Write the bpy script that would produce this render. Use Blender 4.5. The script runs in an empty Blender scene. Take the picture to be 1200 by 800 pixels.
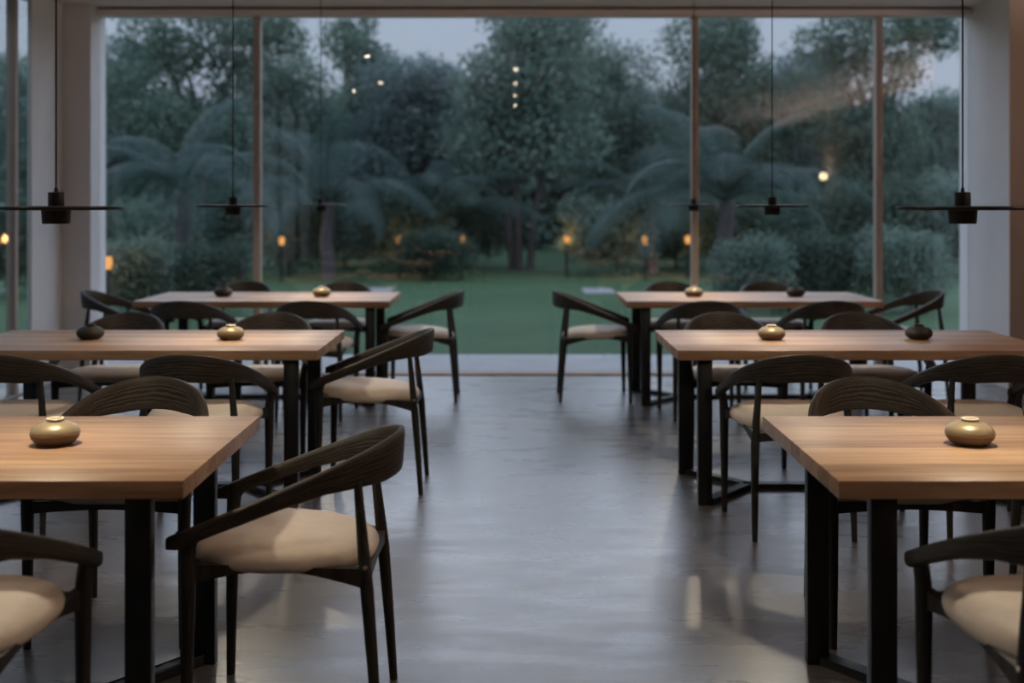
import bpy, bmesh, math, random
import numpy as np
from mathutils import Vector, Matrix

SC = bpy.context.scene
COL = SC.collection
PI = math.pi
random.seed(7)

# ------------------------------------------------------------------ helpers
def link(name, mesh, mats, parent=None):
    o = bpy.data.objects.new(name, mesh)
    COL.objects.link(o)
    if mats is not None:
        for m in (mats if isinstance(mats, (list, tuple)) else [mats]):
            mesh.materials.append(m)
    if parent is not None:
        o.parent = parent
    return o

def empty(name, loc=(0, 0, 0), rz=0.0):
    o = bpy.data.objects.new(name, None)
    COL.objects.link(o)
    o.location = loc
    o.rotation_euler = (0, 0, rz)
    o.empty_display_size = 0.1
    return o

def tag(o, label=None, cat=None, group=None, kind=None):
    if label: o['label'] = label
    if cat: o['category'] = cat
    if group: o['group'] = group
    if kind: o['kind'] = kind
    return o

def copy_tree(o, parent=None):
    c = o.copy()
    COL.objects.link(c)
    if parent is not None:
        c.parent = parent
    for ch in list(o.children):
        copy_tree(ch, c)
    return c

class MB:
    """gathers shapes into one mesh"""
    def __init__(self):
        self.bm = bmesh.new()
        self.uv = None
    def box(self, x0, x1, y0, y1, z0, z1, bev=0.0, seg=2):
        r = bmesh.ops.create_cube(self.bm, size=1.0)
        vs = r['verts']
        for v in vs:
            v.co = Vector(((x0 + x1) / 2 + v.co.x * (x1 - x0), (y0 + y1) / 2 + v.co.y * (y1 - y0), (z0 + z1) / 2 + v.co.z * (z1 - z0)))
        if bev > 0:
            es = set()
            for v in vs: es.update(v.link_edges)
            bmesh.ops.bevel(self.bm, geom=list(es), offset=bev, segments=seg, affect='EDGES', profile=0.5)
        return self
    def bar(self, a, b, w, h, bev=0.004, up=Vector((0, 0, 1))):
        """rectangular bar from a to b, w across, h along up"""
        a, b = Vector(a), Vector(b)
        d = (b - a); L = d.length; d.normalize()
        side = d.cross(up); side.normalize()
        u = side.cross(d)
        r = bmesh.ops.create_cube(self.bm, size=1.0)
        vs = r['verts']
        for v in vs:
            c = v.co.copy()
            v.co = (a + b) / 2 + d * (c.x * L) + side * (c.y * w) + u * (c.z * h)
        es = set()
        for v in vs: es.update(v.link_edges)
        if bev > 0:
            bmesh.ops.bevel(self.bm, geom=list(es), offset=bev, segments=2, affect='EDGES', profile=0.5)
        return self
    def tube(self, pts, radii, n=12, squash=None, cap=True):
        """tapered tube through pts"""
        pts = [Vector(p) for p in pts]
        rings = []
        for i, p in enumerate(pts):
            t = (pts[min(i + 1, len(pts) - 1)] - pts[max(i - 1, 0)]).normalized()
            ref = Vector((1, 0, 0)) if abs(t.x) < 0.9 else Vector((0, 1, 0))
            s = (ref - t * ref.dot(t)).normalized()
            u = t.cross(s)
            q = squash[i] if squash else (1, 1)
            ring = [self.bm.verts.new(p + s * (radii[i] * q[0] * math.cos(2 * PI * k / n)) + u * (radii[i] * q[1] * math.sin(2 * PI * k / n))) for k in range(n)]
            rings.append(ring)
        for i in range(len(rings) - 1):
            for k in range(n):
                self.bm.faces.new((rings[i][k], rings[i][(k + 1) % n], rings[i + 1][(k + 1) % n], rings[i + 1][k]))
        if cap:
            self.bm.faces.new(list(reversed(rings[0])))
            self.bm.faces.new(rings[-1])
        return self
    def lathe(self, prof, n=40, cx=0, cy=0, z=0):
        """prof: (r, z) from bottom to top; r = 0 closes"""
        rings = []
        for r, h in prof:
            if r <= 1e-6:
                rings.append([self.bm.verts.new((cx, cy, z + h))])
            else:
                rings.append([self.bm.verts.new((cx + r * math.cos(2 * PI * k / n), cy + r * math.sin(2 * PI * k / n), z + h)) for k in range(n)])
        for a, b in zip(rings, rings[1:]):
            for k in range(n):
                k2 = (k + 1) % n
                if len(a) == 1 and len(b) == 1: continue
                if len(a) == 1: self.bm.faces.new((a[0], b[k2], b[k]))
                elif len(b) == 1: self.bm.faces.new((a[k], a[k2], b[0]))
                else: self.bm.faces.new((a[k], a[k2], b[k2], b[k]))
        return self
    def done(self, name, mat, parent=None, smooth=True, angle=40):
        bm = self.bm
        bmesh.ops.recalc_face_normals(bm, faces=bm.faces[:])
        if smooth:
            for f in bm.faces: f.smooth = True
            for e in bm.edges:
                if len(e.link_faces) == 2 and e.calc_face_angle(0) > math.radians(angle):
                    e.smooth = False
        me = bpy.data.meshes.new(name)
        bm.to_mesh(me)
        bm.free()
        return link(name, me, mat, parent)

def catmull(P, per=8):
    P = [np.array(p, float) for p in P]
    out = []
    for i in range(len(P) - 1):
        p0 = P[i - 1] if i > 0 else 2 * P[0] - P[1]
        p1, p2 = P[i], P[i + 1]
        p3 = P[i + 2] if i + 2 < len(P) else 2 * P[-1] - P[-2]
        for k in range(per):
            t = k / per
            out.append(0.5 * ((2 * p1) + (-p0 + p2) * t + (2 * p0 - 5 * p1 + 4 * p2 - p3) * t * t + (-p0 + 3 * p1 - 3 * p2 + p3) * t ** 3))
    out.append(P[-1])
    return out

# ------------------------------------------------------------------ materials
class NT:
    def __init__(self, name):
        self.m = bpy.data.materials.new(name)
        self.m.use_nodes = True
        self.t = self.m.node_tree
        self.t.nodes.clear()
        self.out = self.t.nodes.new('ShaderNodeOutputMaterial')
    def n(self, typ, **kw):
        nd = self.t.nodes.new('ShaderNode' + typ)
        for k, v in kw.items():
            if k.startswith('i_'):
                key = k[2:].replace('_', ' ')
                nd.inputs[key].default_value = v
            else:
                setattr(nd, k, v)
        return nd
    def l(self, a, b): self.t.links.new(a, b)
    def math(self, op, a, b=None):
        nd = self.n('Math', operation=op)
        for i, v in enumerate((a, b)):
            if v is None: continue
            if isinstance(v, (int, float)): nd.inputs[i].default_value = v
            else: self.l(v, nd.inputs[i])
        return nd.outputs[0]
    def ramp(self, src, stops):
        r = self.n('ValToRGB')
        el = r.color_ramp.elements
        el[0].position, el[0].color = stops[0][0], (*stops[0][1], 1)
        el[1].position, el[1].color = stops[-1][0], (*stops[-1][1], 1)
        for p, c in stops[1:-1]:
            e = el.new(p); e.color = (*c, 1)
        self.l(src, r.inputs[0])
        return r.outputs[0]
    def coords(self, kind='Object', scale=(1, 1, 1)):
        tc = self.n('TexCoord')
        mp = self.n('Mapping')
        mp.inputs['Scale'].default_value = scale
        self.l(tc.outputs[kind], mp.inputs['Vector'])
        return mp.outputs[0]
    def noise(self, vec, scale=5, detail=4, rough=0.5):
        nd = self.n('TexNoise', i_Scale=scale, i_Detail=detail, i_Roughness=rough)
        if vec is not None: self.l(vec, nd.inputs['Vector'])
        return nd.outputs['Fac']
    def bsdf(self, color=None, rough=0.5, metal=0.0, spec=0.5, bump=None, bump_s=0.1, bump_d=0.01):
        b = self.n('BsdfPrincipled')
        if color is not None:
            if isinstance(color, tuple): b.inputs['Base Color'].default_value = (*color, 1)
            else: self.l(color, b.inputs['Base Color'])
        if isinstance(rough, (int, float)): b.inputs['Roughness'].default_value = rough
        else: self.l(rough, b.inputs['Roughness'])
        b.inputs['Metallic'].default_value = metal
        b.inputs['Specular IOR Level'].default_value = spec
        if bump is not None:
            bp = self.n('Bump', i_Strength=bump_s, i_Distance=bump_d)
            self.l(bump, bp.inputs['Height'])
            self.l(bp.outputs[0], b.inputs['Normal'])
        self.l(b.outputs[0], self.out.inputs[0])
        return b

def mat_plain(name, col, rough=0.5, metal=0.0, spec=0.5, var=0.06, nscale=8.0, bump_s=0.0):
    t = NT(name)
    f = t.noise(t.coords(), nscale, 4)
    c = t.ramp(f, [(0.3, tuple(x * (1 - var) for x in col)), (0.7, tuple(min(1, x * (1 + var)) for x in col))])
    t.bsdf(c, rough, metal, spec, f if bump_s else None, bump_s, 0.004)
    return t.m

def mat_emit(name, col, strength):
    t = NT(name)
    e = t.n('Emission', i_Strength=strength)
    e.inputs[0].default_value = (*col, 1)
    t.l(e.outputs[0], t.out.inputs[0])
    return t.m

def mat_tabletop():
    t = NT('oak_tabletop')
    tc = t.n('TexCoord')
    sp = t.n('SeparateXYZ'); t.l(tc.outputs['Object'], sp.inputs[0])
    inf = t.n('ObjectInfo')
    plank = t.math('FLOOR', t.math('MULTIPLY', t.math('ADD', sp.outputs['Y'], t.math('MULTIPLY', inf.outputs['Random'], 3.0)), 1 / 0.105))
    wn = t.n('TexWhiteNoise', noise_dimensions='1D'); t.l(plank, wn.inputs['W'])
    mp = t.n('Mapping'); mp.inputs['Scale'].default_value = (1.1, 16, 16)
    t.l(tc.outputs['Object'], mp.inputs['Vector'])
    comb = t.n('CombineXYZ'); t.l(t.math('MULTIPLY', wn.outputs[0], 7.0), comb.inputs['X']); t.l(t.math('MULTIPLY', inf.outputs['Random'], 9.0), comb.inputs['Z'])
    va = t.n('VectorMath', operation='ADD'); t.l(mp.outputs[0], va.inputs[0]); t.l(comb.outputs[0], va.inputs[1])
    g = t.noise(va.outputs[0], 2.0, 6, 0.6)
    mp2 = t.n('Mapping'); mp2.inputs['Scale'].default_value = (3.0, 90, 90)
    t.l(tc.outputs['Object'], mp2.inputs['Vector'])
    g2 = t.noise(mp2.outputs[0], 2.0, 3, 0.6)
    mixf = t.math('ADD', t.math('MULTIPLY', g, 0.62), t.math('ADD', t.math('MULTIPLY', wn.outputs[0], 0.22), t.math('MULTIPLY', g2, 0.16)))
    c = t.ramp(mixf, [(0.30, (0.23, 0.125, 0.07)), (0.45, (0.365, 0.22, 0.132)), (0.62, (0.53, 0.342, 0.205))])
    t.bsdf(c, 0.42, 0, 0.35, g2, 0.06, 0.002)
    return t.m

def mat_darkwood(name, vec_kind, scale, cols, rough=0.5):
    t = NT(name)
    v = t.coords(vec_kind, scale)
    n1 = t.noise(v, 3.0, 6, 0.65)
    w = t.n('TexWave', wave_type='BANDS', bands_direction='Y', i_Scale=1.6, i_Distortion=6.0, i_Detail=4.0)
    w.inputs['Detail Scale'].default_value = 1.5
    t.l(v, w.inputs['Vector'])
    f = t.math('ADD', t.math('MULTIPLY', n1, 0.6), t.math('MULTIPLY', w.outputs['Fac'], 0.4))
    c = t.ramp(f, [(0.28, cols[0]), (0.5, cols[1]), (0.72, cols[2])])
    t.bsdf(c, rough, 0, 0.4, f, 0.25, 0.003)
    return t.m

def mat_concrete():
    t = NT('polished_concrete')
    v = t.coords('Object', (1, 1, 1))
    v2 = t.coords('Object', (1.0, 3.0, 1))
    big = t.noise(v, 0.8, 6, 0.6)
    mid = t.noise(v2, 5.0, 8, 0.65)
    fine = t.noise(t.coords('Object', (1.0, 2.6, 1)), 30.0, 6, 0.6)
    f = t.math('ADD', t.math('MULTIPLY', big, 0.5), t.math('ADD', t.math('MULTIPLY', mid, 0.35), t.math('MULTIPLY', fine, 0.15)))
    c = t.ramp(f, [(0.38, (0.075, 0.064, 0.058)), (0.50, (0.125, 0.112, 0.104)), (0.62, (0.185, 0.170, 0.160))])
    r = t.math('ADD', 0.24, t.math('MULTIPLY', mid, 0.26))
    b = t.bsdf(c, r, 0, 0.6, t.math('ADD', t.math('MULTIPLY', t.noise(t.coords('Object', (0.7, 3.5, 1)), 7.0, 3, 0.5), 0.8), t.math('MULTIPLY', fine, 0.3)), 0.16, 0.008)
    b.inputs['Coat Weight'].default_value = 0.9
    t.l(t.math('ADD', 0.12, t.math('MULTIPLY', t.noise(t.coords('Object', (0.8, 2.4, 1)), 2.6, 5, 0.6), 0.36)), b.inputs['Coat Roughness'])
    return t.m

def mat_glass():
    t = NT('window_glass')
    geo = t.n('NewGeometry')
    dot = t.n('VectorMath', operation='DOT_PRODUCT')
    t.l(geo.outputs['Normal'], dot.inputs[0]); t.l(geo.outputs['Incoming'], dot.inputs[1])
    c = t.math('ABSOLUTE', dot.outputs['Value'])
    s = t.math('POWER', t.math('SUBTRACT', 1.0, c), 5.0)
    fac = t.math('MINIMUM', t.math('ADD', 0.062, t.math('MULTIPLY', s, 0.958)), 0.9)
    tr = t.n('BsdfTransparent'); tr.inputs[0].default_value = (0.955, 0.97, 0.965, 1)
    gl = t.n('BsdfGlossy', i_Roughness=0.0)
    mx = t.n('MixShader')
    t.l(fac, mx.inputs[0]); t.l(tr.outputs[0], mx.inputs[1]); t.l(gl.outputs[0], mx.inputs[2])
    t.l(mx.outputs[0], t.out.inputs[0])
    return t.m

def mat_leaf(name, c0, c1, rough=0.5):
    t = NT(name)
    f = t.noise(t.coords('Object'), 2.3, 3)
    f2 = t.noise(t.coords('Object'), 23.0, 2)
    ff = t.math('ADD', t.math('MULTIPLY', f, 0.5), t.math('MULTIPLY', f2, 0.5))
    c = t.ramp(ff, [(0.35, c0), (0.65, c1)])
    b = t.bsdf(c, rough, 0, 0.3)
    tl = t.n('BsdfTranslucent'); t.l(c, tl.inputs[0])
    mx = t.n('MixShader'); mx.inputs[0].default_value = 0.42
    t.l(b.outputs[0], mx.inputs[1]); t.l(tl.outputs[0], mx.inputs[2]); t.l(mx.outputs[0], t.out.inputs[0])
    return t.m

def mat_lawn():
    t = NT('mown_lawn')
    a = t.noise(t.coords('Object', (1, 0.6, 1)), 0.5, 5, 0.6)
    b = t.noise(t.coords('Object'), 40.0, 4, 0.7)
    f = t.math('ADD', t.math('MULTIPLY', a, 0.55), t.math('MULTIPLY', b, 0.45))
    c = t.ramp(f, [(0.3, (0.045, 0.10, 0.05)), (0.7, (0.095, 0.175, 0.085))])
    t.bsdf(c, 0.8, 0, 0.2, b, 0.6, 0.03)
    return t.m

def mat_vase(name, top, bottom, zsplit, r_top, r_bot, metal):
    t = NT(name)
    tc = t.n('TexCoord')
    sp = t.n('SeparateXYZ'); t.l(tc.outputs['Object'], sp.inputs[0])
    nz = t.noise(tc.outputs['Object'], 60.0, 4)
    h = t.math('ADD', sp.outputs['Z'], t.math('MULTIPLY', t.math('SUBTRACT', nz, 0.5), 0.004))
    k = t.n('MapRange'); k.inputs['From Min'].default_value = zsplit - 0.0015; k.inputs['From Max'].default_value = zsplit + 0.0015
    t.l(h, k.inputs['Value'])
    c = t.ramp(k.outputs[0], [(0.0, bottom), (1.0, top)])
    r = t.math('ADD', r_bot, t.math('MULTIPLY', k.outputs[0], r_top - r_bot))
    b = t.bsdf(c, r, 0, 0.5, nz, 0.05, 0.001)
    t.l(t.math('MULTIPLY', k.outputs[0], metal), b.inputs['Metallic'])
    return t.m

M = {}
M['oak'] = mat_tabletop()
M['wood_bow'] = mat_darkwood('dark_ash_bow', 'UV', (1.2, 14, 1), ((0.014, 0.011, 0.009), (0.032, 0.025, 0.019), (0.075, 0.058, 0.042)), 0.5)
M['wood_leg'] = mat_darkwood('dark_ash_leg', 'Object', (26, 26, 1.8), ((0.012, 0.0105, 0.0095), (0.021, 0.018, 0.015), (0.036, 0.030, 0.025)), 0.5)
M['seat'] = mat_plain('cream_upholstery', (0.70, 0.61, 0.525), 0.56, 0, 0.4, 0.05, 30, 0.05)
M['black_steel'] = mat_plain('black_steel', (0.010, 0.0105, 0.012), 0.42, 0.0, 0.45, 0.1, 20)
M['black_lamp'] = mat_plain('black_lamp_metal', (0.014, 0.012, 0.010), 0.4, 0.0, 0.45, 0.1, 20)
M['cord'] = mat_plain('black_cord', (0.008, 0.008, 0.009), 0.7)
M['bolt'] = mat_plain('pale_metal', (0.75, 0.70, 0.62), 0.3, 0.9)
M['concrete'] = mat_concrete()
M['plaster'] = mat_plain('white_plaster', (0.85, 0.83, 0.83), 0.85, 0, 0.2, 0.03, 3)
M['plaster_brown'] = mat_plain('warm_plaster', (0.44, 0.36, 0.30), 0.8, 0, 0.25, 0.04, 3)
M['ceiling'] = mat_plain('ceiling_paint', (0.88, 0.80, 0.775), 0.85, 0, 0.2, 0.02, 3)
M['frame'] = mat_plain('bronze_frame', (0.50, 0.42, 0.365), 0.5, 0.1, 0.4, 0.05, 6)
M['track'] = mat_plain('copper_brown_track', (0.34, 0.22, 0.155), 0.45, 0.2, 0.4, 0.05, 6)
M['glass'] = mat_glass()
M['terrace'] = mat_plain('pale_terrace_stone', (0.40, 0.40, 0.41), 0.6, 0, 0.4, 0.10, 2.5, 0.1)
M['lawn'] = mat_lawn()
M['slab'] = mat_plain('grey_stepping_stone', (0.36, 0.35, 0.36), 0.7, 0, 0.3, 0.1, 9)
M['vase_gold'] = mat_vase('brass_glaze', (0.34, 0.27, 0.165), (0.125, 0.078, 0.052), 0.030, 0.38, 0.6, 0.25)
M['vase_rim'] = mat_plain('cream_rim', (0.75, 0.66, 0.5), 0.4)
M['vase_dark'] = mat_vase('dark_stoneware', (0.030, 0.024, 0.019), (0.022, 0.017, 0.014), 0.031, 0.6, 0.7, 0.0)
M['vase_dark_rim'] = mat_plain('dark_rim', (0.024, 0.019, 0.016), 0.6)
M['lens'] = mat_emit('lamp_lens', (1.0, 0.72, 0.42), 14.0)
M['downlight'] = mat_emit('downlight_lens', (1.0, 0.80, 0.58), 26.0)
M['lantern'] = mat_emit('lantern_glass', (1.0, 0.45, 0.13), 1.1)
M['globe'] = mat_emit('sconce_globe', (1.0, 0.74, 0.42), 16.0)
M['strip'] = mat_emit('added_led_strip', (1.0, 0.72, 0.5), 3.0)  # glow of the added cove fill
M['bark'] = mat_plain('grey_bark', (0.085, 0.078, 0.082), 0.85, 0, 0.2, 0.25, 14, 0.3)
M['leaf_dark'] = mat_leaf('dark_foliage', (0.098, 0.158, 0.136), (0.245, 0.336, 0.276))
M['leaf_mid'] = mat_leaf('mid_foliage', (0.09, 0.152, 0.124), (0.209, 0.295, 0.232))
M['leaf_blue'] = mat_leaf('bluish_foliage', (0.099, 0.157, 0.157), (0.216, 0.288, 0.28))
M['leaf_palm'] = mat_leaf('palm_foliage', (0.043, 0.084, 0.078), (0.09, 0.145, 0.133), 0.55)
M['leaf_shrub'] = mat_leaf('shrub_foliage', (0.05, 0.088, 0.07), (0.112, 0.169, 0.125))

# ------------------------------------------------------------------ camera
CAM_Z = 1.438
F = 1400.0           # focal length in pixels of the 1200 px frame
cam_d = bpy.data.cameras.new('camera')
cam_d.sensor_width = 36.0
cam_d.lens = F / 1200.0 * 36.0
cam_d.shift_y = -(400.0 - 238.0) / 1200.0
cam_d.dof.use_dof = True
cam_d.dof.focus_distance = 4.1
cam_d.dof.aperture_fstop = 1.95
cam_d.dof.aperture_blades = 0
cam_d.clip_end = 300
cam = bpy.data.objects.new('camera', cam_d)
COL.objects.link(cam)
cam.location = (0, 0, CAM_Z)
cam.rotation_euler = (PI / 2, 0, 0)
SC.camera = cam

# ------------------------------------------------------------------ room shell
GY = 10.05          # plane of the garden glazing
CEIL = 3.075
XL, XR = -3.70, 3.84
YREAR = -3.2
XFAR = 5.0

def struct(name, mb, mat, smooth=False):
    o = mb.done(name, mat, None, smooth)
    o['kind'] = 'structure'
    return o

struct('floor', MB().box(-3.95, 5.2, YREAR - 0.2, 10.0, -0.15, 0.0), M['concrete'])
struct('ceiling', MB().box(-3.95, 5.2, YREAR - 0.2, 10.25, CEIL, CEIL + 0.2), M['ceiling'])
struct('wall_rear', MB().box(-3.95, 5.2, YREAR - 0.2, YREAR, 0, CEIL), M['plaster_brown'])
struct('wall_side', MB().box(XFAR, XFAR + 0.2, YREAR, 9.22, 0, CEIL), M['plaster_brown'])
# thick pier on the right: its front is warm paint, its window reveal white
rp = MB().box(XR, XFAR + 0.2, 9.22, 10.25, 0, CEIL).done('wall_right', [M['plaster_brown'], M['plaster']], None, False)
rp['kind'] = 'structure'
for p in rp.data.polygons:
    p.material_index = 0 if p.normal.y < -0.5 else 1
struct('wall_left', MB().box(XL - 0.032, XL, 9.20, 10.25, 0, CEIL), M['plaster'])
struct('pillar_left', MB().box(XL, -3.468, 9.83, 10.2, 0, CEIL, 0.004), M['plaster'])
struct('baseboard_right', MB().box(XR - 0.012, XR, 9.22, 9.98, 0, 0.06, 0.003), M['plaster'])
struct('baseboard_left', MB().box(XL, XL + 0.012, 9.20, 9.83, 0, 0.06, 0.003), M['plaster'])
# header and sill of the garden glazing
struct('trim_1', MB().box(-3.468, XR, GY - 0.10, GY + 0.06, 3.003, 3.055, 0.004), M['ceiling'])
struct('trim_2', MB().box(-3.468, XR, GY - 0.03, GY + 0.03, 3.055, CEIL, 0), M['black_steel'])  # black strip stands in for the shade in the gap above the header
struct('trim_3', MB().box(-3.468, XR, 9.97, 10.15, -0.1, 0.014, 0.003), M['track'])
# four panes between slender posts
posts = [(302 - 600) / F * GY, (814 - 600) / F * GY, (1029 - 600) / F * GY]
edges = [-3.468] + posts + [XR]
for i, x in enumerate(posts):
    struct('trim_%d' % (4 + i), MB().box(x - 0.029, x + 0.029, GY - 0.045, GY + 0.045, 0.014, 3.003, 0.005), M['frame'])
for i in range(4):
    a = edges[i] + (0.029 if i > 0 else 0)
    b = edges[i + 1] - (0.029 if i < 3 else 0)
    struct('window_%d' % (i + 1), MB().box(a, b, GY - 0.006, GY + 0.006, 0.014, 3.003), M['glass'])
# glazed left side
lposts = [8.88, 7.35, 5.8, 4.2, 2.6, 1.0, -0.6, -2.2]
ledges = [9.20] + lposts + [YREAR]
for i, y in enumerate(lposts):
    struct('trim_%d' % (8 + i), MB().box(XL - 0.05, XL + 0.02, y - 0.03, y + 0.03, 0.02, CEIL - 0.06, 0.005), M['frame'])
struct('trim_20', MB().box(XL - 0.06, XL + 0.03, YREAR, 9.20, CEIL - 0.06, CEIL, 0.004), M['frame'])
struct('trim_21', MB().box(XL - 0.06, XL + 0.03, YREAR, 9.20, 0.0, 0.02, 0.004), M['frame'])
for i in range(len(ledges) - 1):
    b, a = ledges[i], ledges[i + 1]
    struct('window_%d' % (5 + i), MB().box(XL - 0.016, XL - 0.004, a + 0.03, b - (0.03 if i else 0), 0.02, CEIL - 0.06), M['glass'])
# outside ground
struct('terrace', MB().box(-5.6, 6.5, 10.15, 11.4, -0.12, -0.004), M['terrace'])
struct('terrace_side', MB().box(-5.2, -3.95, YREAR - 2, 10.15, -0.12, -0.004), M['terrace'])
struct('lawn', MB().box(-60, 60, -8, 75, -0.32, -0.06), M['lawn'])

# ------------------------------------------------------------------ table
def make_table():
    t = empty('dining_table')
    L, D, H, TH = 1.8, 0.9, 0.75, 0.046
    hx, hy = L / 2, D / 2
    MB().box(-hx, hx, -hy, hy, H - TH, H, 0.0025, 2).done('tabletop', M['oak'], t)
    lx = hx - 0.145
    fy = hy - 0.12
    LH = H - TH - 0.008
    for sx in (-1, 1):
        MB().box(sx * lx - 0.04, sx * lx + 0.04, -fy - 0.03, fy + 0.03, LH, H - TH, 0.001).done('mounting_plate', M['black_steel'], t)
        for sy in (-1, 1):
            MB().box(sx * lx - 0.034, sx * lx + 0.034, sy * fy - 0.021, sy * fy + 0.021, 0.0, LH, 0.004).done('leg', M['black_steel'], t)
            MB().bar((sx * (lx - 0.02), sy * (fy - 0.01), 0.014), (sx * (lx - 0.27), 0, 0.014), 0.045, 0.028).done('base_bar', M['black_steel'], t)
    MB().bar((-(lx - 0.26), 0, 0.014), (lx - 0.26, 0, 0.014), 0.05, 0.028).done('stretcher', M['black_steel'], t)
    return t

# ------------------------------------------------------------------ chair (faces +x locally)
def ztop(x): return 0.682 - 0.405 * x

def make_bow(parent):
    half = [(-0.292, 0.0), (-0.284, 0.055), (-0.258, 0.112), (-0.208, 0.168), (-0.13, 0.214), (-0.03, 0.246), (0.08, 0.263), (0.19, 0.271), (0.266, 0.272), (0.294, 0.271)]
    pts = [(x, -y) for x, y in reversed(half)] + half[1:]
    path = catmull(pts, 5)
    n = len(path)
    xs = [p[0] for p in path]
    bm = bmesh.new()
    uvl = bm.loops.layers.uv.new('UVMap')
    NP = 20
    rings = []
    for i, p in enumerate(path):
        x, y = p
        a = path[min(i + 1, n - 1)] - path[max(i - 1, 0)]
        tx, ty = a / (np.linalg.norm(a) + 1e-9)
        # outward normal in plan (away from the seat)
        ox, oy = ty, -tx
        if ox * (x - 0.05) + oy * y < 0: ox, oy = -ox, -oy
        u = (x + 0.292) / 0.594                      # 0 at the back, 1 at the arm tips
        h = np.interp(u, [0, 0.06, 0.15, 0.3, 0.5, 0.8, 0.93, 1.0], [0.120, 0.114, 0.094, 0.066, 0.051, 0.043, 0.045, 0.028])
        th = np.interp(u, [0, 0.15, 0.4, 0.8, 0.95, 1.0], [0.021, 0.026, 0.034, 0.041, 0.040, 0.026])
        lean = np.interp(u, [0, 0.3, 1.0], [0.06, 0.12, 0.0])
        zt = ztop(x)
        zc = zt - h / 2
        ring = []
        for k in range(NP):
            an = 2 * PI * k / NP
            c, s = math.cos(an), math.sin(an)
            e = 0.5
            cx = math.copysign(abs(c) ** e, c) * th / 2
            cz = math.copysign(abs(s) ** e, s) * h / 2
            off = cx + cz * lean
            ring.append(bm.verts.new((x + ox * off, y + oy * off, zc + cz)))
        rings.append(ring)
    s_acc = 0
    for i in range(n - 1):
        ds = float(np.linalg.norm(path[i + 1] - path[i]))
        for k in range(NP):
            f = bm.faces.new((rings[i][k], rings[i][(k + 1) % NP], rings[i + 1][(k + 1) % NP], rings[i + 1][k]))
            f.smooth = True
            for lp, (uu, vv) in zip(f.loops, ((s_acc, k), (s_acc, k + 1), (s_acc + ds, k + 1), (s_acc + ds, k))):
                lp[uvl].uv = (uu * 3, vv / NP * 0.6)
        s_acc += ds
    for ring, rev in ((rings[0], True), (rings[-1], False)):
        f = bm.faces.new(list(reversed(ring)) if rev else ring)
        f.smooth = True
    bmesh.ops.recalc_face_normals(bm, faces=bm.faces[:])
    me = bpy.data.meshes.new('back_and_arm_rail')
    bm.to_mesh(me); bm.free()
    return link('back_and_arm_rail', me, M['wood_bow'], parent)

def make_cushion(parent):
    bm = bmesh.new()
    NA = 48
    prof = [(0.0, 0.060), (0.35, 0.0595), (0.6, 0.056), (0.8, 0.049), (0.91, 0.039), (0.97, 0.028), (0.997, 0.014), (1.0, 0.003), (0.985, -0.006), (0.95, -0.013), (0.88, -0.0165), (0.6, -0.018), (0.0, -0.018)]
    def outline(a):
        c, s = math.cos(a), math.sin(a)
        e = 0.70
        x = math.copysign(abs(c) ** e, c) * 0.250 + 0.022
        hw = 0.262 - 0.060 * (0.272 - x) ** 2 / 0.25
        y = math.copysign(abs(s) ** e, s) * hw
        return x, y
    rings = []
    for r, z in prof:
        if r == 0:
            rings.append([bm.verts.new((0.02, 0, z))])
            continue
        ring = []
        for k in range(NA):
            x, y = outline(2 * PI * k / NA)
            cx = 0.02
            xx = cx + (x - cx) * r
            yy = y * r
            ring.append(bm.verts.new((xx, yy, z)))
        rings.append(ring)
    for a, b in zip(rings, rings[1:]):
        for k in range(NA):
            k2 = (k + 1) % NA
            if len(a) == 1: bm.faces.new((a[0], b[k], b[k2]))
            elif len(b) == 1: bm.faces.new((a[k2], a[k], b[0]))
            else: bm.faces.new((a[k], b[k], b[k2], a[k2]))
    for v in bm.verts:
        # seat tips back a little, dishes in the middle
        v.co.z += 0.468 + 0.045 * v.co.x - 0.010 * max(0, 1 - (v.co.y / 0.15) ** 2) * max(0, 1 - ((v.co.x + 0.02) / 0.2) ** 2)
    bmesh.ops.recalc_face_normals(bm, faces=bm.faces[:])
    for f in bm.faces: f.smooth = True
    me = bpy.data.meshes.new('seat_cushion')
    bm.to_mesh(me); bm.free()
    return link('seat_cushion', me, M['seat'], parent)

def rail_mesh(a, b, ztop_a, ztop_b, h_end, h_mid, w, n=14):
    """arched seat rail: deep at its ends, slim in the middle"""
    m = MB()
    a, b = Vector((*a, 0)), Vector((*b, 0))
    d = (b - a).normalized()
    s = Vector((-d.y, d.x, 0)) * (w / 2)
    prev = None
    for i in range(n + 1):
        t = i / n
        p = a.lerp(b, t)
        k = abs(2 * t - 1) ** 1.5
        h = h_mid + (h_end - h_mid) * k
        zt = ztop_a + (ztop_b - ztop_a) * t
        q = [m.bm.verts.new((p - s) + Vector((0, 0, zt))), m.bm.verts.new((p + s) + Vector((0, 0, zt))),
             m.bm.verts.new((p + s) + Vector((0, 0, zt - h))), m.bm.verts.new((p - s) + Vector((0, 0, zt - h)))]
        if prev:
            for j in range(4):
                m.bm.faces.new((prev[j], prev[(j + 1) % 4], q[(j + 1) % 4], q[j]))
        else:
            m.bm.faces.new(q)
        prev = q
    m.bm.faces.new(list(reversed(prev)))
    return m

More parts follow.
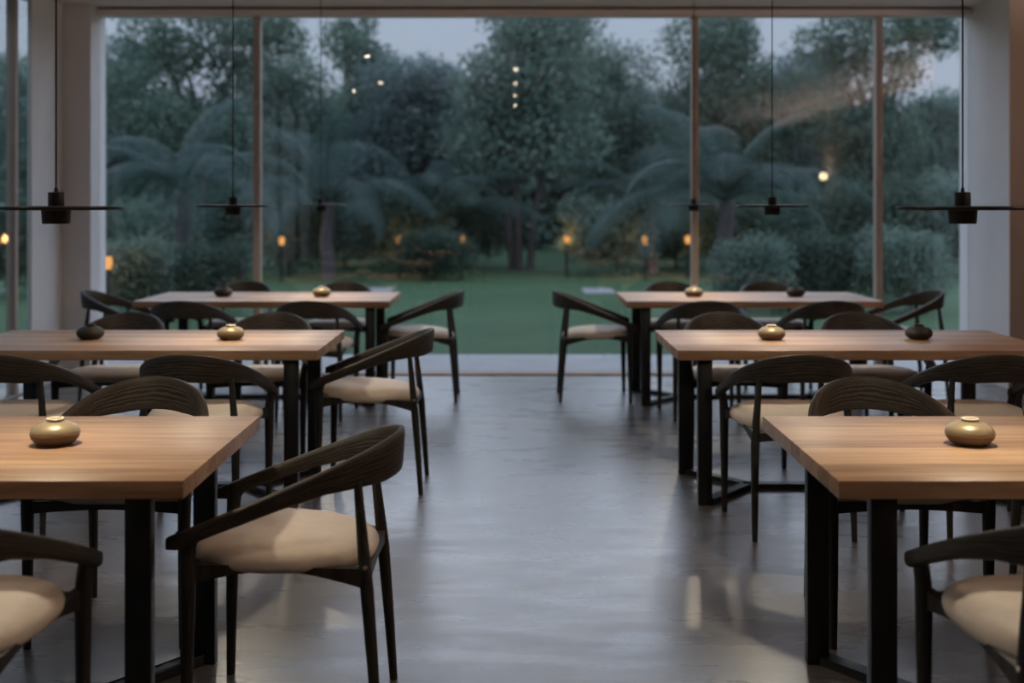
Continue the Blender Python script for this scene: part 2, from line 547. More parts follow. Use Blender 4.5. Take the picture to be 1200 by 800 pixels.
def make_chair():
    t = empty('dining_armchair')
    make_cushion(t)
    make_bow(t)
    FX, FY = 0.245, 0.252
    for sy in (-1, 1):
        # front leg: slim foot, thick at the seat rail, flares into the arm
        zt = ztop(0.245) - 0.012
        MB().tube([(0.250, sy * FY, 0.0), (0.247, sy * FY, 0.22), (0.244, sy * (FY + 0.002), 0.44), (0.243, sy * (FY + 0.004), 0.50), (0.242, sy * (FY + 0.009), 0.54), (0.238, sy * (FY + 0.016), zt)],
                  [0.0130, 0.0170, 0.0210, 0.0205, 0.0195, 0.021], 14, [(1, 1)] * 4 + [(1.15, 1), (1.7, 0.85)]).done('leg', M['wood_leg'], t)
    for sy in (-1, 1):
        lg = MB().tube([(-0.252, sy * 0.212, 0.0), (-0.238, sy * 0.209, 0.2), (-0.222, sy * 0.205, 0.40), (-0.212, sy * 0.198, 0.5), (-0.196, sy * 0.182, 0.66), (-0.191, sy * 0.176, 0.715)],
                  [0.0120, 0.0155, 0.0185, 0.0165, 0.0120, 0.0115], 14).done('leg', M['wood_leg'], t)
        MB().tube([(-0.218, sy * 0.2135, 0.466), (-0.218, sy * 0.2185, 0.466)], [0.007, 0.0055], 10).done('bolt', M['bolt'], lg)
    for sy in (-1, 1):
        rail_mesh((0.244, sy * 0.245), (-0.217, sy * 0.200), 0.488, 0.461, 0.054, 0.010, 0.024).done('seat_rail', M['wood_leg'], t, True, 30)
    rail_mesh((0.244, -0.245), (0.244, 0.245), 0.475, 0.475, 0.040, 0.026, 0.022).done('seat_rail', M['wood_leg'], t, True, 30)
    rail_mesh((-0.217, -0.200), (-0.217, 0.200), 0.456, 0.456, 0.040, 0.026, 0.022).done('seat_rail', M['wood_leg'], t, True, 30)
    return t

# ------------------------------------------------------------------ vase, pendant
def make_vase(gold):
    t = empty('squat_vase')
    prof = [(0, 0.002), (0.036, 0.002), (0.042, 0.0), (0.055, 0.008), (0.0645, 0.019), (0.0685, 0.031), (0.0665, 0.042), (0.058, 0.053), (0.044, 0.061), (0.028, 0.0655), (0.021, 0.067), (0.0165, 0.066), (0.016, 0.05), (0.03, 0.045), (0, 0.02)]
    MB().lathe(prof, 48).done('body', M['vase_gold'] if gold else M['vase_dark'], t)
    MB().lathe([(0.0165, 0.064), (0.0205, 0.066), (0.0205, 0.068), (0.0250, 0.0705), (0.0250, 0.0735), (0.0235, 0.0750), (0.018, 0.0745), (0.0155, 0.070), (0.0165, 0.064)], 36).done('rim', M['vase_rim'] if gold else M['vase_dark_rim'], t)
    return t

PEND_W = 5.9
def make_pendant():
    """hangs from the ceiling: base of the Empty is the ceiling rose"""
    t = empty('pendant_lamp')
    zd = 1.424 - CEIL        # middle of the disc
    MB().lathe([(0, 0), (0.05, 0), (0.05, -0.02), (0.046, -0.025), (0, -0.025)], 32).done('ceiling_rose', M['black_lamp'], t)
    MB().tube([(0, 0, -0.02), (0, 0, zd + 0.04)], [0.0027, 0.0027], 8).done('cord', M['cord'], t)
    MB().lathe([(0, zd + 0.058), (0.0045, zd + 0.058), (0.006, zd + 0.046), (0.0215, zd + 0.045), (0.0222, zd + 0.043), (0.0222, zd + 0.004), (0, zd + 0.004)], 32).done('cord_grip', M['black_lamp'], t)
    MB().lathe([(0, zd + 0.006), (0.12, zd + 0.006), (0.1815, zd + 0.0045), (0.1835, zd + 0.001), (0.182, zd - 0.005), (0.12, zd - 0.006), (0, zd - 0.006)], 72).done('lamp_disc', M['black_lamp'], t)
    MB().lathe([(0, zd - 0.004), (0.0405, zd - 0.004), (0.0402, zd - 0.010), (0.0380, zd - 0.042), (0.0372, zd - 0.0445), (0.031, zd - 0.0445), (0.030, zd - 0.040), (0, zd - 0.040)], 40).done('lamp_body', M['black_lamp'], t)
    MB().lathe([(0, zd - 0.0425), (0.018, zd - 0.0422), (0.029, zd - 0.0412), (0.029, zd - 0.0405), (0, zd - 0.0405)], 32).done('lens', M['lens'], t)
    ld = bpy.data.lights.new('pendant_light', 'AREA')
    ld.shape = 'DISK'; ld.size = 0.055; ld.energy = PEND_W; ld.color = (1.0, 0.875, 0.66)
    lo = bpy.data.objects.new('pendant_light', ld)
    COL.objects.link(lo); lo.parent = t
    lo.location = (0, 0, zd - 0.0432)
    return t

# ------------------------------------------------------------------ layout of the six tables
T0, C0, P0 = make_table(), make_chair(), make_pendant()
VG, VD = make_vase(True), make_vase(False)
used = set()
def place(proto, loc, rz=0.0, label=None, cat=None, group=None):
    if proto.name not in used:
        o = proto; used.add(proto.name)
    else:
        o = copy_tree(proto)
    o.location = loc
    o.rotation_euler = (0, 0, rz)
    tag(o, label, cat, group)
    return o

EPS = 0.0
tables = {  # key: (centre x, centre y, phrase)
    'LN': (-0.815 - 0.9, 3.412, 'nearest left-hand table'),
    'RN': (0.810 + 0.9, 3.412, 'nearest right-hand table'),
    'LM': (-0.907 - 0.9, 6.03, 'middle left-hand table'),
    'RM': (0.774 + 0.9, 6.03, 'middle right-hand table'),
    'LF': (-0.862 - 0.9, 8.82, 'farthest left-hand table'),
    'RF': (0.806 + 0.9, 8.82, 'farthest right-hand table'),
}
tl = {
    'LN': 'oak dining table nearest us left of the aisle, cut by the frame',
    'RN': 'oak dining table nearest us right of the aisle, cut by the frame',
    'LM': 'oak dining table on black legs, middle of the three left of the aisle',
    'RM': 'oak dining table on black legs, middle of the three right of the aisle',
    'LF': 'oak dining table left of the aisle, last before the garden window',
    'RF': 'oak dining table right of the aisle, last before the garden window',
}
for k, (cx, cy, ph) in tables.items():
    place(T0, (cx, cy, 0), 0, tl[k], 'table', 'oak dining tables')
    gx = {'LN': -1.305, 'RN': 1.308, 'LM': -1.42, 'RM': 1.31, 'LF': -1.405, 'RF': 1.342}[k]
    gy = cy - 0.0
    place(VG, (gx, gy, 0.75), random.random() * 6, 'small squat brass-coloured vase lit by the lamp on the ' + ph, 'vase', 'brass-coloured vases under the lamps')
    dx = {'LM': -2.135, 'RM': 2.06, 'LF': -2.136, 'RF': 2.098}.get(k)
    if dx:
        place(VD, (dx, cy + 0.02, 0.75), random.random() * 6, 'small squat dark vase away from the lamp on the ' + ph, 'vase', 'dark vases on the tables')
    px = {'LN': -1.302, 'RN': 1.287, 'LM': -1.408, 'RM': 1.313, 'LF': -1.411, 'RF': 1.342}[k]
    place(P0, (px, cy, CEIL), 0, 'black flat-disc pendant lamp on a thin cord above the ' + ph, 'pendant lamp', 'disc pendant lamps')

def chair(key, side, off=0.0, label='', dr=0.0, dx=0.0):
    cx, cy, ph = tables[key]
    if side == 'far':   x, y, r = cx + off, cy + 0.45 + 0.25, -PI / 2
    elif side == 'near': x, y, r = cx + off, cy - 0.45 - 0.25, PI / 2
    elif side == 'left': x, y, r = cx - 0.9 - 0.205 + dx, cy + off, 0.0
    else:               x, y, r = cx + 0.9 + 0.205 + dx, cy + off, PI
    g = 'dark armchairs around the ' + ph
    place(C0, (x, y, 0), r + dr, label, 'chair', g)

A = 'dark armchair with cream seat '
chair('LN', 'right', -0.01, A + 'sideways at the aisle end of the nearest left table', 0.0)
chair('LN', 'far', 0.40, A + 'across the nearest left table, its curved back above the top')
chair('LN', 'near', 0.40, A + 'in the bottom left corner, before the nearest left table')
chair('RN', 'far', -0.42, A + 'across the nearest right table, nearer its aisle corner')
chair('RN', 'far', 0.335, A + 'across the nearest right table, cut by the right frame edge', 0.05)
chair('RN', 'near', -0.437, A + 'in the bottom right corner, before the nearest right table')
chair('LM', 'right', 0.08, A + 'sideways at the aisle end of the middle left table')
chair('LM', 'near', 0.42, A + 'before the middle left table, nearer the aisle')
chair('LM', 'near', -0.40, A + 'before the middle left table, nearer the left glass wall')
chair('LM', 'far', 0.42, A + 'across the middle left table, behind the brass-coloured vase')
chair('LM', 'far', -0.42, A + 'across the middle left table, behind the dark vase')
chair('RM', 'near', -0.43, A + 'before the middle right table, nearer the aisle')
chair('RM', 'near', 0.40, A + 'before the middle right table, nearer the right wall')
chair('RM', 'far', -0.45, A + 'across the middle right table, left of its brass-coloured vase')
chair('RM', 'far', 0.33, A + 'across the middle right table, beside its dark vase')
chair('LF', 'right', 0.0, A + 'sideways at the aisle end of the farthest left table')
chair('LF', 'left', 0.0, A + 'at the outer end of the farthest left table')
chair('LF', 'near', 0.42, A + 'before the farthest left table, nearer the aisle')
chair('LF', 'near', -0.42, A + 'before the farthest left table, nearer the left pillar')
chair('LF', 'far', 0.40, A + 'across the farthest left table, behind the brass-coloured vase')
chair('LF', 'far', -0.40, A + 'across the farthest left table, beside the dark vase')
chair('RF', 'left', 0.02, A + 'sideways at the aisle end of the farthest right table')
chair('RF', 'right', 0.0, A + 'at the outer end of the farthest right table', 0.12, 0.07)
chair('RF', 'near', -0.42, A + 'before the farthest right table, nearer the aisle')
chair('RF', 'near', 0.42, A + 'before the farthest right table, nearer the right wall')
chair('RF', 'far', -0.42, A + 'across the farthest right table, behind the brass-coloured vase')
chair('RF', 'far', 0.36, A + 'across the farthest right table, beside the dark vase')

# ------------------------------------------------------------------ ceiling downlights and wall lamp (seen as reflections in the glass)
def make_downlight():
    t = empty('ceiling_downlight')
    MB().lathe([(0.034, 0.0), (0.060, 0.0), (0.060, -0.006), (0.052, -0.011), (0.036, -0.012), (0.034, -0.004), (0.034, 0.0)], 32).done('trim_ring', M['black_lamp'], t)
    MB().lathe([(0, -0.026), (0.018, -0.0235), (0.030, -0.016), (0.0345, -0.006), (0.0345, -0.001), (0, -0.001)], 24).done('lens', M['downlight'], t)
    ld = bpy.data.lights.new('downlight', 'SPOT')
    ld.energy = 28; ld.color = (1.0, 0.76, 0.55); ld.spot_size = math.radians(120); ld.spot_blend = 1.0; ld.shadow_soft_size = 0.05
    lo = bpy.data.objects.new('downlight', ld)
    COL.objects.link(lo); lo.parent = t; lo.location = (0, 0, -0.029)
    return t
DL = make_downlight()
for i, (x, y) in enumerate([(0.05, 5.6), (0.05, 3.9), (0.05, 2.1), (0.05, 0.2), (-1.6, 6.9), (-1.77, 4.0), (-2.3, 2.8)]):
    w = ['fourth from the rear wall above the aisle', 'third from the rear wall above the aisle', 'second from the rear wall above the aisle', 'first from the rear wall above the aisle', 'beyond the middle left-hand table', 'between the two nearer left-hand tables', 'above the near edge of the nearest left-hand table'][i]
    place(DL, (x, y, CEIL), 0, 'small round ceiling downlight ' + w, 'ceiling light', 'ceiling downlights')

# long slim cove fixture added high on the side wall to brighten the ceiling
t = empty('added_cove_light', (XFAR, 3.0, 2.78))
tag(t, 'long slim added fill light running high along the brown side wall', 'cove light')
MB().box(-0.14, 0.0, -5.9, 6.0, -0.03, 0.0, 0.004).box(-0.14, -0.132, -5.9, 6.0, 0.0, 0.034, 0.002).done('profile', M['frame'], t)
MB().box(-0.11, -0.09, -5.8, 5.9, 0.0, 0.006, 0.001).done('strip', M['strip'], t)
ld = bpy.data.lights.new('cove_fill', 'AREA'); ld.shape = 'RECTANGLE'; ld.size = 0.03; ld.size_y = 11.6; ld.energy = 95; ld.color = (1.0, 0.81, 0.73)
lo = bpy.data.objects.new('cove_fill', ld); COL.objects.link(lo); lo.parent = t; lo.location = (-0.10, 0.05, 0.030); lo.rotation_euler = (PI, math.radians(-38), 0)

for sy_, lab in ((1.3, 'wall lamp with glowing globe on the brown side wall, mirrored in the window glass'),):
    t = empty('wall_sconce', (XFAR, sy_, 1.80))
    tag(t, lab, 'wall lamp')
    MB().box(-0.02, 0.0, -0.05, 0.05, -0.09, 0.09, 0.004).done('backplate', M['black_lamp'], t)
    MB().tube([(-0.015, 0, -0.03), (-0.09, 0, -0.03), (-0.10, 0, 0.0)], [0.009, 0.009, 0.009], 10).done('arm', M['black_lamp'], t)
    MB().lathe([(0.0, 0.0)] + [(0.062 * math.sin(a), 0.062 - 0.062 * math.cos(a)) for a in [PI * k / 14 for k in range(1, 14)]] + [(0, 0.124)], 28, -0.10, 0, 0.0).done('globe', M['globe'], t)
    ld = bpy.data.lights.new('sconce_light', 'AREA'); ld.energy = 7; ld.color = (1.0, 0.70, 0.42); ld.shape = 'DISK'; ld.size = 0.05
    lo = bpy.data.objects.new('sconce_light', ld); COL.objects.link(lo); lo.parent = t; lo.location = (-0.07, 0, 0.13); lo.rotation_euler = (PI, 0, 0)

# ------------------------------------------------------------------ garden
rng = np.random.default_rng(11)
def leaf_mesh(name, pos, nrm_bias, size, mat, aspect=0.5):
    """bent leaf blades at every point of pos (one mesh)"""
    n = len(pos)
    d = rng.normal(size=(n, 3)); d[:, 2] -= 0.25
    d /= np.linalg.norm(d, axis=1)[:, None]
    a = rng.normal(size=(n, 3)) + nrm_bias
    s = np.cross(d, a); s /= (np.linalg.norm(s, axis=1)[:, None] + 1e-9)
    L = size * rng.uniform(0.6, 1.35, n)[:, None]
    up = np.cross(s, d)
    p0 = pos - d * L * 0.5
    p1 = pos + s * L * aspect * 0.5 + up * L * 0.1
    p2 = pos + d * L * 0.5
    p3 = pos - s * L * aspect * 0.5 + up * L * 0.1
    v = np.stack([p0, p1, p2, p3], axis=1).reshape(-1, 3)
    idx = np.arange(n) * 4
    tri = np.stack([idx, idx + 1, idx + 2, idx, idx + 2, idx + 3], axis=1).reshape(-1)
    return raw_mesh(name, v, tri, 3)

def raw_mesh(name, v, loops, k):
    me = bpy.data.meshes.new(name)
    nf = len(loops) // k
    me.vertices.add(len(v)); me.vertices.foreach_set('co', np.asarray(v, np.float32).ravel())
    me.loops.add(len(loops)); me.loops.foreach_set('vertex_index', np.asarray(loops, np.int32))
    me.polygons.add(nf)
    me.polygons.foreach_set('loop_start', np.arange(nf, dtype=np.int32) * k)
    me.polygons.foreach_set('loop_total', np.full(nf, k, np.int32))
    me.update(calc_edges=True)
    return me

def blob_points(blobs, n):
    vol = np.array([b[3] * b[4] * b[5] for b in blobs]); vol = vol / vol.sum()
    out = []
    for b, w in zip(blobs, vol):
        k = max(20, int(n * w))
        u = rng.normal(size=(k, 3)); u /= np.linalg.norm(u, axis=1)[:, None]
        r = rng.uniform(0.30, 1.0, k) ** 0.55
        lump = 1 + 0.18 * np.sin(u[:, 0] * 7 + b[0]) * np.sin(u[:, 2] * 6 + b[2]) + 0.10 * rng.normal(size=k)
        p = u * (r * lump)[:, None] * np.array(b[3:6]) + np.array(b[:3])
        out.append(p)
    return np.concatenate(out)

def tree_kind(kind):
    """unit crowns: total height 1, returns (crown mesh, trunk mesh builder)"""
    B = []
    if kind == 'round':
        for i in range(11):
            a = rng.uniform(0, 2 * PI); r = rng.uniform(0.06, 0.24); z = rng.uniform(0.36, 0.84)
            B.append((r * math.cos(a), r * math.sin(a), z, 0.15, 0.15, 0.13))
        B.append((0, 0, 0.6, 0.22, 0.22, 0.24)); B.append((0, 0, 0.86, 0.14, 0.14, 0.13))
        n, sz = 17000, 0.021
    elif kind == 'airy':
        for i in range(16):
            a = rng.uniform(0, 2 * PI); r = rng.uniform(0.08, 0.30); z = rng.uniform(0.32, 0.92)
            B.append((r * math.cos(a), r * math.sin(a), z, 0.115, 0.115, 0.085))
        B.append((0, 0, 0.48, 0.2, 0.2, 0.17))
        n, sz = 15000, 0.021
    elif kind == 'tall':
        for i in range(12):
            z = 0.25 + 0.7 * i / 11
            w = 0.17 * (1 - ((z - 0.5) / 0.75) ** 2)
            a = rng.uniform(0, 2 * PI)
            B.append((w * 0.45 * math.cos(a), w * 0.45 * math.sin(a), z, w * 0.75, w * 0.75, 0.10))
        n, sz = 13000, 0.022
    elif kind == 'shrub':
        for i in range(9):
            a = rng.uniform(0, 2 * PI); r = rng.uniform(0.15, 0.42); z = rng.uniform(0.25, 0.7)
            B.append((r * math.cos(a), r * math.sin(a), z, 0.28, 0.28, 0.24))
        B.append((0, 0, 0.45, 0.42, 0.42, 0.42))
        n, sz = 9000, 0.050
    crown = leaf_mesh('crown', blob_points(B, n), np.array([0, 0, 0.6]), sz, None)
    tips = [Vector(b[:3]) for b in B]
    def trunk(stems=1, spread=0.05):
        m = MB()
        for s in range(stems):
            a = 2 * PI * s / max(1, stems) + 0.4
            bx = (spread * 0.25 * math.cos(a), spread * 0.25 * math.sin(a)) if stems > 1 else (0, 0)
            tx = (spread * math.cos(a), spread * math.sin(a)) if stems > 1 else (0.01, 0.0)
            r0 = 0.020 if stems == 1 else 0.011
            top = Vector((tx[0], tx[1], 0.5))
            m.tube([(bx[0], bx[1], -0.02), (bx[0] * 1.1, bx[1] * 1.1, 0.02), (bx[0] * 1.7, bx[1] * 1.7, 0.2), (tx[0] * 0.8, tx[1] * 0.8, 0.36), tuple(top)], [r0 * 1.4, r0 * 1.1, r0 * 0.9, r0 * 0.75, r0 * 0.5], 10)
            for tpt in tips[s::max(1, stems)][:7]:
                mid = top.lerp(tpt, 0.5) + Vector((0, 0, 0.01))
                m.tube([tuple(top - Vector((0, 0, 0.14))), tuple(mid), tuple(tpt)], [r0 * 0.5, r0 * 0.35, r0 * 0.12], 7)
        return m
    cv = np.empty(len(crown.vertices) * 3, np.float32); crown.vertices.foreach_get('co', cv)
    natural = float(np.percentile(np.abs(cv.reshape(-1, 3)[:, 0]), 93))
    return crown, trunk, natural

kinds = {k: tree_kind(k) for k in ('round', 'airy', 'tall', 'shrub')}
trunk_cache = {}
def plant(name, kind, px, d, top_y, half_px, mat, label, cat, group, stems=1, spread=0.05, rz=0.0):
    """px, top_y, half_px: where it shows in the frame when it stands d metres off"""
    x = (px - 600) / F * d
    h = CAM_Z + (238 - top_y) / F * d + 0.06
    w = half_px / F * d / kinds[kind][2] * (0.95 if kind == 'shrub' else 0.82)
    t = empty(name, (x, d, -0.06), rz)
    t.scale = (w, w, h)
    tag(t, label, cat, group)
    crown, tr, _ = kinds[kind]
    key = (kind, mat)
    if key not in trunk_cache:
        me = crown if not crown.materials else crown.copy()
        me.materials.clear(); me.materials.append(M[mat]); trunk_cache[key] = me
    c = bpy.data.objects.new('crown' if kind != 'shrub' else 'foliage', trunk_cache[key]); COL.objects.link(c); c.parent = t
    tk = (kind, stems, spread)
    if tk not in trunk_cache:
        o = tr(stems, spread).done('trunk' if kind != 'shrub' else 'stems', M['bark'], t); trunk_cache[tk] = o.data
    else:
        o = bpy.data.objects.new('trunk' if kind != 'shrub' else 'stems', trunk_cache[tk]); COL.objects.link(o); o.parent = t
    return t

G = 'trees beyond the lawn'
TR = [  # kind, px, d, top, half, material, label
    ('airy', 140, 32.0, 40, 84, 'leaf_blue', 'loose airy tree just right of the left pillar'),
    ('airy', 238, 27.0, -14, 100, 'leaf_mid', 'tall airy tree left of the first window post, reaching the header'),
    ('round', 340, 30.5, 52, 66, 'leaf_dark', 'rounded dark tree just right of the first window post'),
    ('tall', 417, 34.0, 16, 50, 'leaf_mid', 'slim upright tree with a narrow crown standing against the pale sky'),
    ('round', 490, 31.0, 58, 66, 'leaf_blue', 'rounded bluish tree left of the tall central tree'),
    ('round', 612, 27.0, -30, 84, 'leaf_dark', 'tallest dark tree at the centre, on several spreading grey stems'),
    ('round', 704, 31.5, 36, 54, 'leaf_dark', 'dark rounded tree touching the right of the central many-stemmed tree'),
    ('airy', 775, 33.6, 88, 62, 'leaf_blue', 'low loose tree under the sky gap left of the third window post'),
    ('round', 852, 28.0, -8, 58, 'leaf_mid', 'tall airy tree just right of the third window post'),
    ('round', 932, 32.0, 58, 58, 'leaf_blue', 'rounded bluish tree between the two tall trees on the right'),
    ('airy', 1022, 27.5, -10, 88, 'leaf_mid', 'tall full tree behind the last window post'),
    ('round', 1112, 32.0, 98, 60, 'leaf_dark', 'lower dark tree at the right edge of the window, under open sky'),
    ('airy', 20, 24.0, 44, 74, 'leaf_dark', 'dark tree seen through the left side glass'),
]
for i, (k, px, d, ty, hw, m, lab) in enumerate(TR):
    plant('broadleaf_tree', k, px, d, ty, hw, m, lab, 'tree', G, 5 if i == 5 else 1, 0.11 if i == 5 else 0.05, i * 1.3)
# understorey shrubs, all along the back of the lawn
SH = [(px, 24.6 if i % 2 else 27.6, ty, hw) for i, (px, ty, hw) in enumerate([(120, 204, 56), (196, 222, 54), (268, 210, 56), (338, 204, 54), (404, 220, 52), (470, 210, 54), (545, 212, 54), (724, 214, 54), (792, 204, 56), (862, 216, 54), (932, 206, 56), (1004, 192, 58), (1076, 186, 60), (1140, 182, 60)])] + [(15, 19.0, 205, 70)]
SHL = ['right of the left pillar', 'second right of the left pillar', 'left of the first window post', 'just right of the first window post', 'below the slim upright tree', 'third right of the first window post',
       'left of the central many-stemmed tree', 'right of the central many-stemmed tree', 'left of the third window post', 'just right of the third window post', 'midway between the two right window posts', 'left of the last window post', 'right of the last window post', 'against the right wall edge', 'seen through the left side glass']
for i, (px, d, ty, hw) in enumerate(SH):
    plant('garden_shrub', 'shrub', px, d, ty, hw, ['leaf_shrub', 'leaf_dark', 'leaf_shrub'][i % 3], 'dense green shrub at the lawn edge, ' + SHL[i], 'shrub', 'shrubs along the lawn edge', 1, 0.05, i * 0.9)

NS = [(508, 23.4, 258, 46, 'low green shrub at the lawn edge left of the many-stemmed tree'), (150, 15.8, 262, 52, 'low green shrub in front of the large left palm, nearest the left pillar'), (232, 16.2, 268, 50, 'low green shrub at the foot of the large left palm'),
      (872, 16.4, 262, 52, 'low green shrub at the foot of the large right palm'), (962, 16.8, 258, 52, 'low green shrub left of the last window post, near the terrace'), (1068, 16.2, 250, 56, 'low green shrub right of the last window post, near the terrace')]
for i, (px, d, ty, hw, lab) in enumerate(NS):
    plant('garden_shrub', 'shrub', px, d, ty, hw, ['leaf_shrub', 'leaf_dark'][i % 2], lab, 'shrub', 'low shrubs near the terrace', 1, 0.05, 2 + i * 0.7)
sp_ = np.stack([rng.normal(-6.5, 0.22, 34000), rng.uniform(-8, 14.0, 34000), rng.uniform(0, 1, 34000) ** 0.95 * 5.0], axis=1)  # unseen hedge added to cut the sky light entering through the left glass
side_light_block = link('garden_hedge', leaf_mesh('garden_hedge', sp_, np.array([0.6, 0, 0.3]), 0.20, None, 0.6), M['leaf_dark'])
tag(side_light_block, 'tall clipped hedge added to block daylight at the left side glass', 'hedge')

# tall hedge closing the garden
hp = np.stack([rng.uniform(-24, 24, 42000), rng.normal(39.5, 0.6, 42000), rng.uniform(0, 1, 42000) ** 0.9], axis=1)
hp[:, 2] *= 4.5 + 0.5 * np.sin(hp[:, 0] * 0.9) + 0.3 * np.sin(hp[:, 0] * 2.3 + 1)
hd = link('garden_hedge', leaf_mesh('garden_hedge', hp, np.array([0, -0.6, 0.3]), 0.46, None, 0.6), M['leaf_dark'])
tag(hd, 'long dark hedge closing the garden behind all the trees', 'hedge')

# palms
def frond_mesh(L, droop, nl=34, leaf=0.62):
    v, f = [], []
    pts = []
    for i in range(nl + 1):
        t = i / nl
        ang = 0.95 - droop * t ** 1.15
        if i == 0: p = np.array([0.0, 0.0, 0.0])
        else: p = pts[-1][0] + np.array([math.cos(ang), 0, math.sin(ang)]) * L / nl
        pts.append((p, ang))
    # rachis
    for i, (p, ang) in enumerate(pts):
        r = 0.022 * (1 - 0.85 * i / nl)
        n = np.array([-math.sin(ang), 0, math.cos(ang)])
        for dy, dn in ((-1, 0), (0, 1), (1, 0), (0, -1)):
            v.append(p + np.array([0, dy * r, 0]) + n * dn * r)
    for i in range(nl):
        for k in range(4):
            a, b = i * 4 + k, i * 4 + (k + 1) % 4
            f.append((a, b, b + 4, a + 4))
    for i in range(3, nl + 1):
        p, ang = pts[i]
        t = i / nl
        ll = leaf * (math.sin(PI * min(1, 0.12 + 0.86 * t)) ** 0.6) * rng.uniform(0.9, 1.1)
        d = np.array([math.cos(ang), 0, math.sin(ang)])
        for s in (-1, 1):
            dirv = d * 0.55 + np.array([0, s * 0.85, -0.12]); dirv /= np.linalg.norm(dirv)
            w = d * 0.017
            a = p; b = p + dirv * ll * 0.55; c = p + dirv * ll + np.array([0, 0, -0.30 * ll])
            k = len(v)
            v += [a - w, a + w, b + w * 0.9, b - w * 0.9, c]
            f.append((k, k + 1, k + 2, k + 3)); f.append((k + 3, k + 2, k + 4, k + 4))
    me = bpy.data.meshes.new('frond')
    me.from_pydata([tuple(map(float, q)) for q in v], [], [q if q[2] != q[3] else q[:3] for q in f])
    me.materials.append(M['leaf_palm'])
    return me
FR = [frond_mesh(2.3, 2.0), frond_mesh(2.6, 1.6), frond_mesh(2.0, 2.5), frond_mesh(2.4, 1.25)]

def palm(px, d, cy, trunk_r, scale, nf, label, seed):
    r = random.Random(seed)
    x = (px - 600) / F * d
    zc = CAM_Z + (238 - cy) / F * d + 0.06
    t = empty('palm_tree', (x, d, -0.06), 0)
    tag(t, label, 'palm tree', 'palms in the garden')
    m = MB()
    k = 9
    m.tube([(0.03 * math.sin(i), 0, -0.05 + (zc + 0.05) * i / k) for i in range(k + 1)], [trunk_r * (1.25 - 0.35 * i / k + (0.05 if i % 2 else 0)) for i in range(k + 1)], 12)
    m.done('trunk', M['bark'], t)
    for i in range(nf):
        o = bpy.data.objects.new('frond', FR[(i * 3 + seed) % 4]); COL.objects.link(o); o.parent = t
        o.location = (0, 0, zc)
        o.rotation_euler = (r.uniform(-0.15, 0.15), r.uniform(-0.55, 0.45), 2 * PI * i / nf + r.uniform(-0.25, 0.25))
        s = scale * r.uniform(0.85, 1.1)
        o.scale = (s, s, s)
palm(215, 17.6, 226, 0.12, 0.92, 14, 'large palm with pale arching fronds left of the first window post', 1)
palm(384, 23.2, 236, 0.12, 1.0, 14, 'palm with arching fronds right of the first window post', 2)
palm(498, 25.6, 256, 0.11, 1.15, 13, 'palm with long drooping fronds left of the many-stemmed tree', 3)
palm(762, 24.6, 256, 0.11, 1.05, 13, 'palm just left of the third window post', 4)
palm(850, 17.8, 236, 0.12, 0.92, 15, 'large palm with upright fronds right of the third window post', 5)

# low garden lanterns
def make_lantern():
    t = empty('garden_lantern')
    MB().lathe([(0, 0), (0.07, 0), (0.07, 0.02), (0.03, 0.03), (0.025, 0.66), (0.045, 0.68), (0.06, 0.69), (0, 0.69)], 20).done('post', M['black_steel'], t)
    MB().lathe([(0, 0.69), (0.035, 0.69), (0.058, 0.75), (0.060, 0.79), (0.045, 0.85), (0, 0.86)], 20).done('lamp_glass', M['lantern'], t)
    MB().lathe([(0, 0.852), (0.07, 0.852), (0.06, 0.87), (0.02, 0.90), (0, 0.91)], 20).done('cap', M['black_steel'], t)
    ld = bpy.data.lights.new('lantern_light', 'POINT'); ld.energy = 9; ld.color = (1.0, 0.45, 0.14); ld.shadow_soft_size = 0.08
    lo = bpy.data.objects.new('lantern_light', ld); COL.objects.link(lo); lo.parent = t; lo.location = (0, 0.10, 0.80)
    return t
LA = make_lantern()
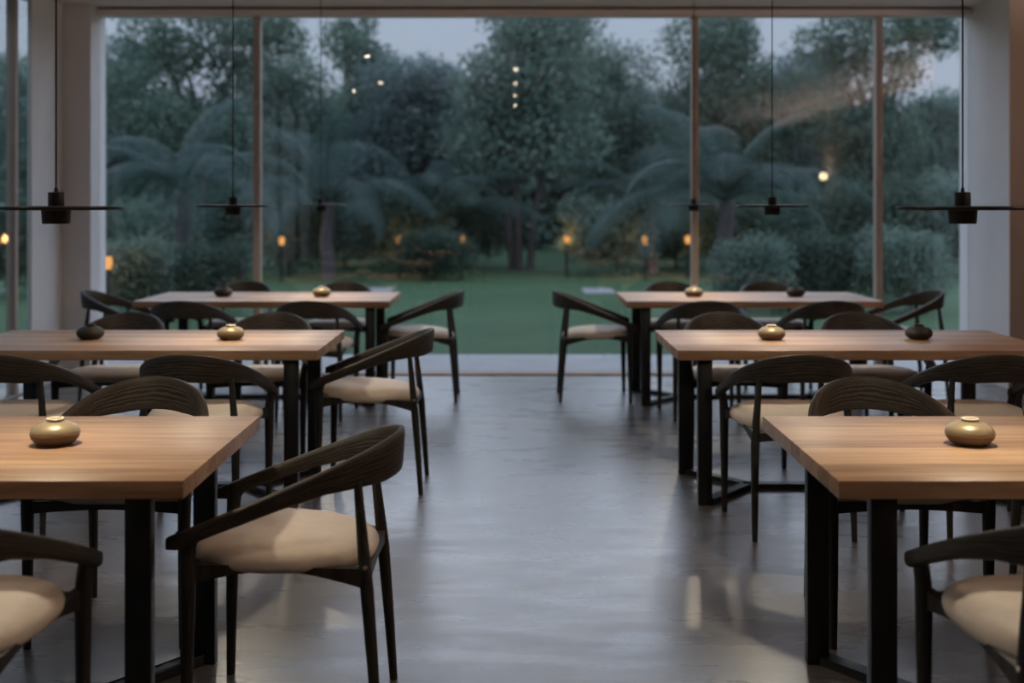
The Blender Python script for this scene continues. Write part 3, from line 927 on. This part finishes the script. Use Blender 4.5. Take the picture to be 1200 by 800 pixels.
for px, d, lab in [(126, 14.6, 'beside the left pillar'), (330, 23.0, 'just right of the first window post'), (468, 24.0, 'between the slim upright tree and the centre'),
                   (541, 23.6, 'left of the many-stemmed tree'), (664, 24.2, 'right of the many-stemmed tree'), (756, 23.4, 'left of the third window post'), (806, 23.8, 'behind the third window post')]:
    place(LA, ((px - 600) / F * d, d, -0.06), 0, 'glowing orange garden lantern among the plants ' + lab, 'garden lantern', 'garden lanterns')

# stepping stones in the lawn
for px, py, w, lab in [(701, 341.5, 0.52, 'flat pale stone slab in the lawn right of the aisle'), (444, 341.0, 0.42, 'flat grey stone slab in the lawn left of the aisle')]:
    d = F * (CAM_Z + 0.06) / (py - 238)
    o = MB().box(-w / 2, w / 2, -0.55, 0.55, -0.03, 0.014, 0.008).done('stepping_stone', M['slab'])
    o.location = ((px - 600) / F * d, d, -0.05)
    tag(o, lab, 'paving slab')

# ------------------------------------------------------------------ dusk sky
w = bpy.data.worlds.new('dusk_sky'); SC.world = w; w.use_nodes = True
nt = w.node_tree; nt.nodes.clear()
tc = nt.nodes.new('ShaderNodeTexCoord')
sp = nt.nodes.new('ShaderNodeSeparateXYZ'); nt.links.new(tc.outputs['Generated'], sp.inputs[0])
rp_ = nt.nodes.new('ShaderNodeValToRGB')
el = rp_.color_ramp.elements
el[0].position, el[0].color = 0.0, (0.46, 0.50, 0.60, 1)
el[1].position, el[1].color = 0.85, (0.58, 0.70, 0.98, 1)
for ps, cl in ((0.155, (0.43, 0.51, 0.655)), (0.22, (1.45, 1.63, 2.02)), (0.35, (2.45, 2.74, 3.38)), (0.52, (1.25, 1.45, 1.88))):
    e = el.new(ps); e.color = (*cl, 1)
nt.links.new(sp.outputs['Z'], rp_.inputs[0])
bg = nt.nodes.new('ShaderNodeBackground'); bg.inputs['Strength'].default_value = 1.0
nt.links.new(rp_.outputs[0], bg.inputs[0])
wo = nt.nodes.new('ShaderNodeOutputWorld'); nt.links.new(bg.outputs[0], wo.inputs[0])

# ------------------------------------------------------------------ view
vs = SC.view_settings
vs.view_transform = 'Standard'; vs.look = 'None'; vs.exposure = 0.0; vs.gamma = 1.0; vs.use_curve_mapping = False
SC.cycles.max_bounces = 10
SC.cycles.transparent_max_bounces = 24
SC.cycles.sample_clamp_indirect = 4.0
SC.cycles.caustics_reflective = False
SC.cycles.caustics_refractive = False
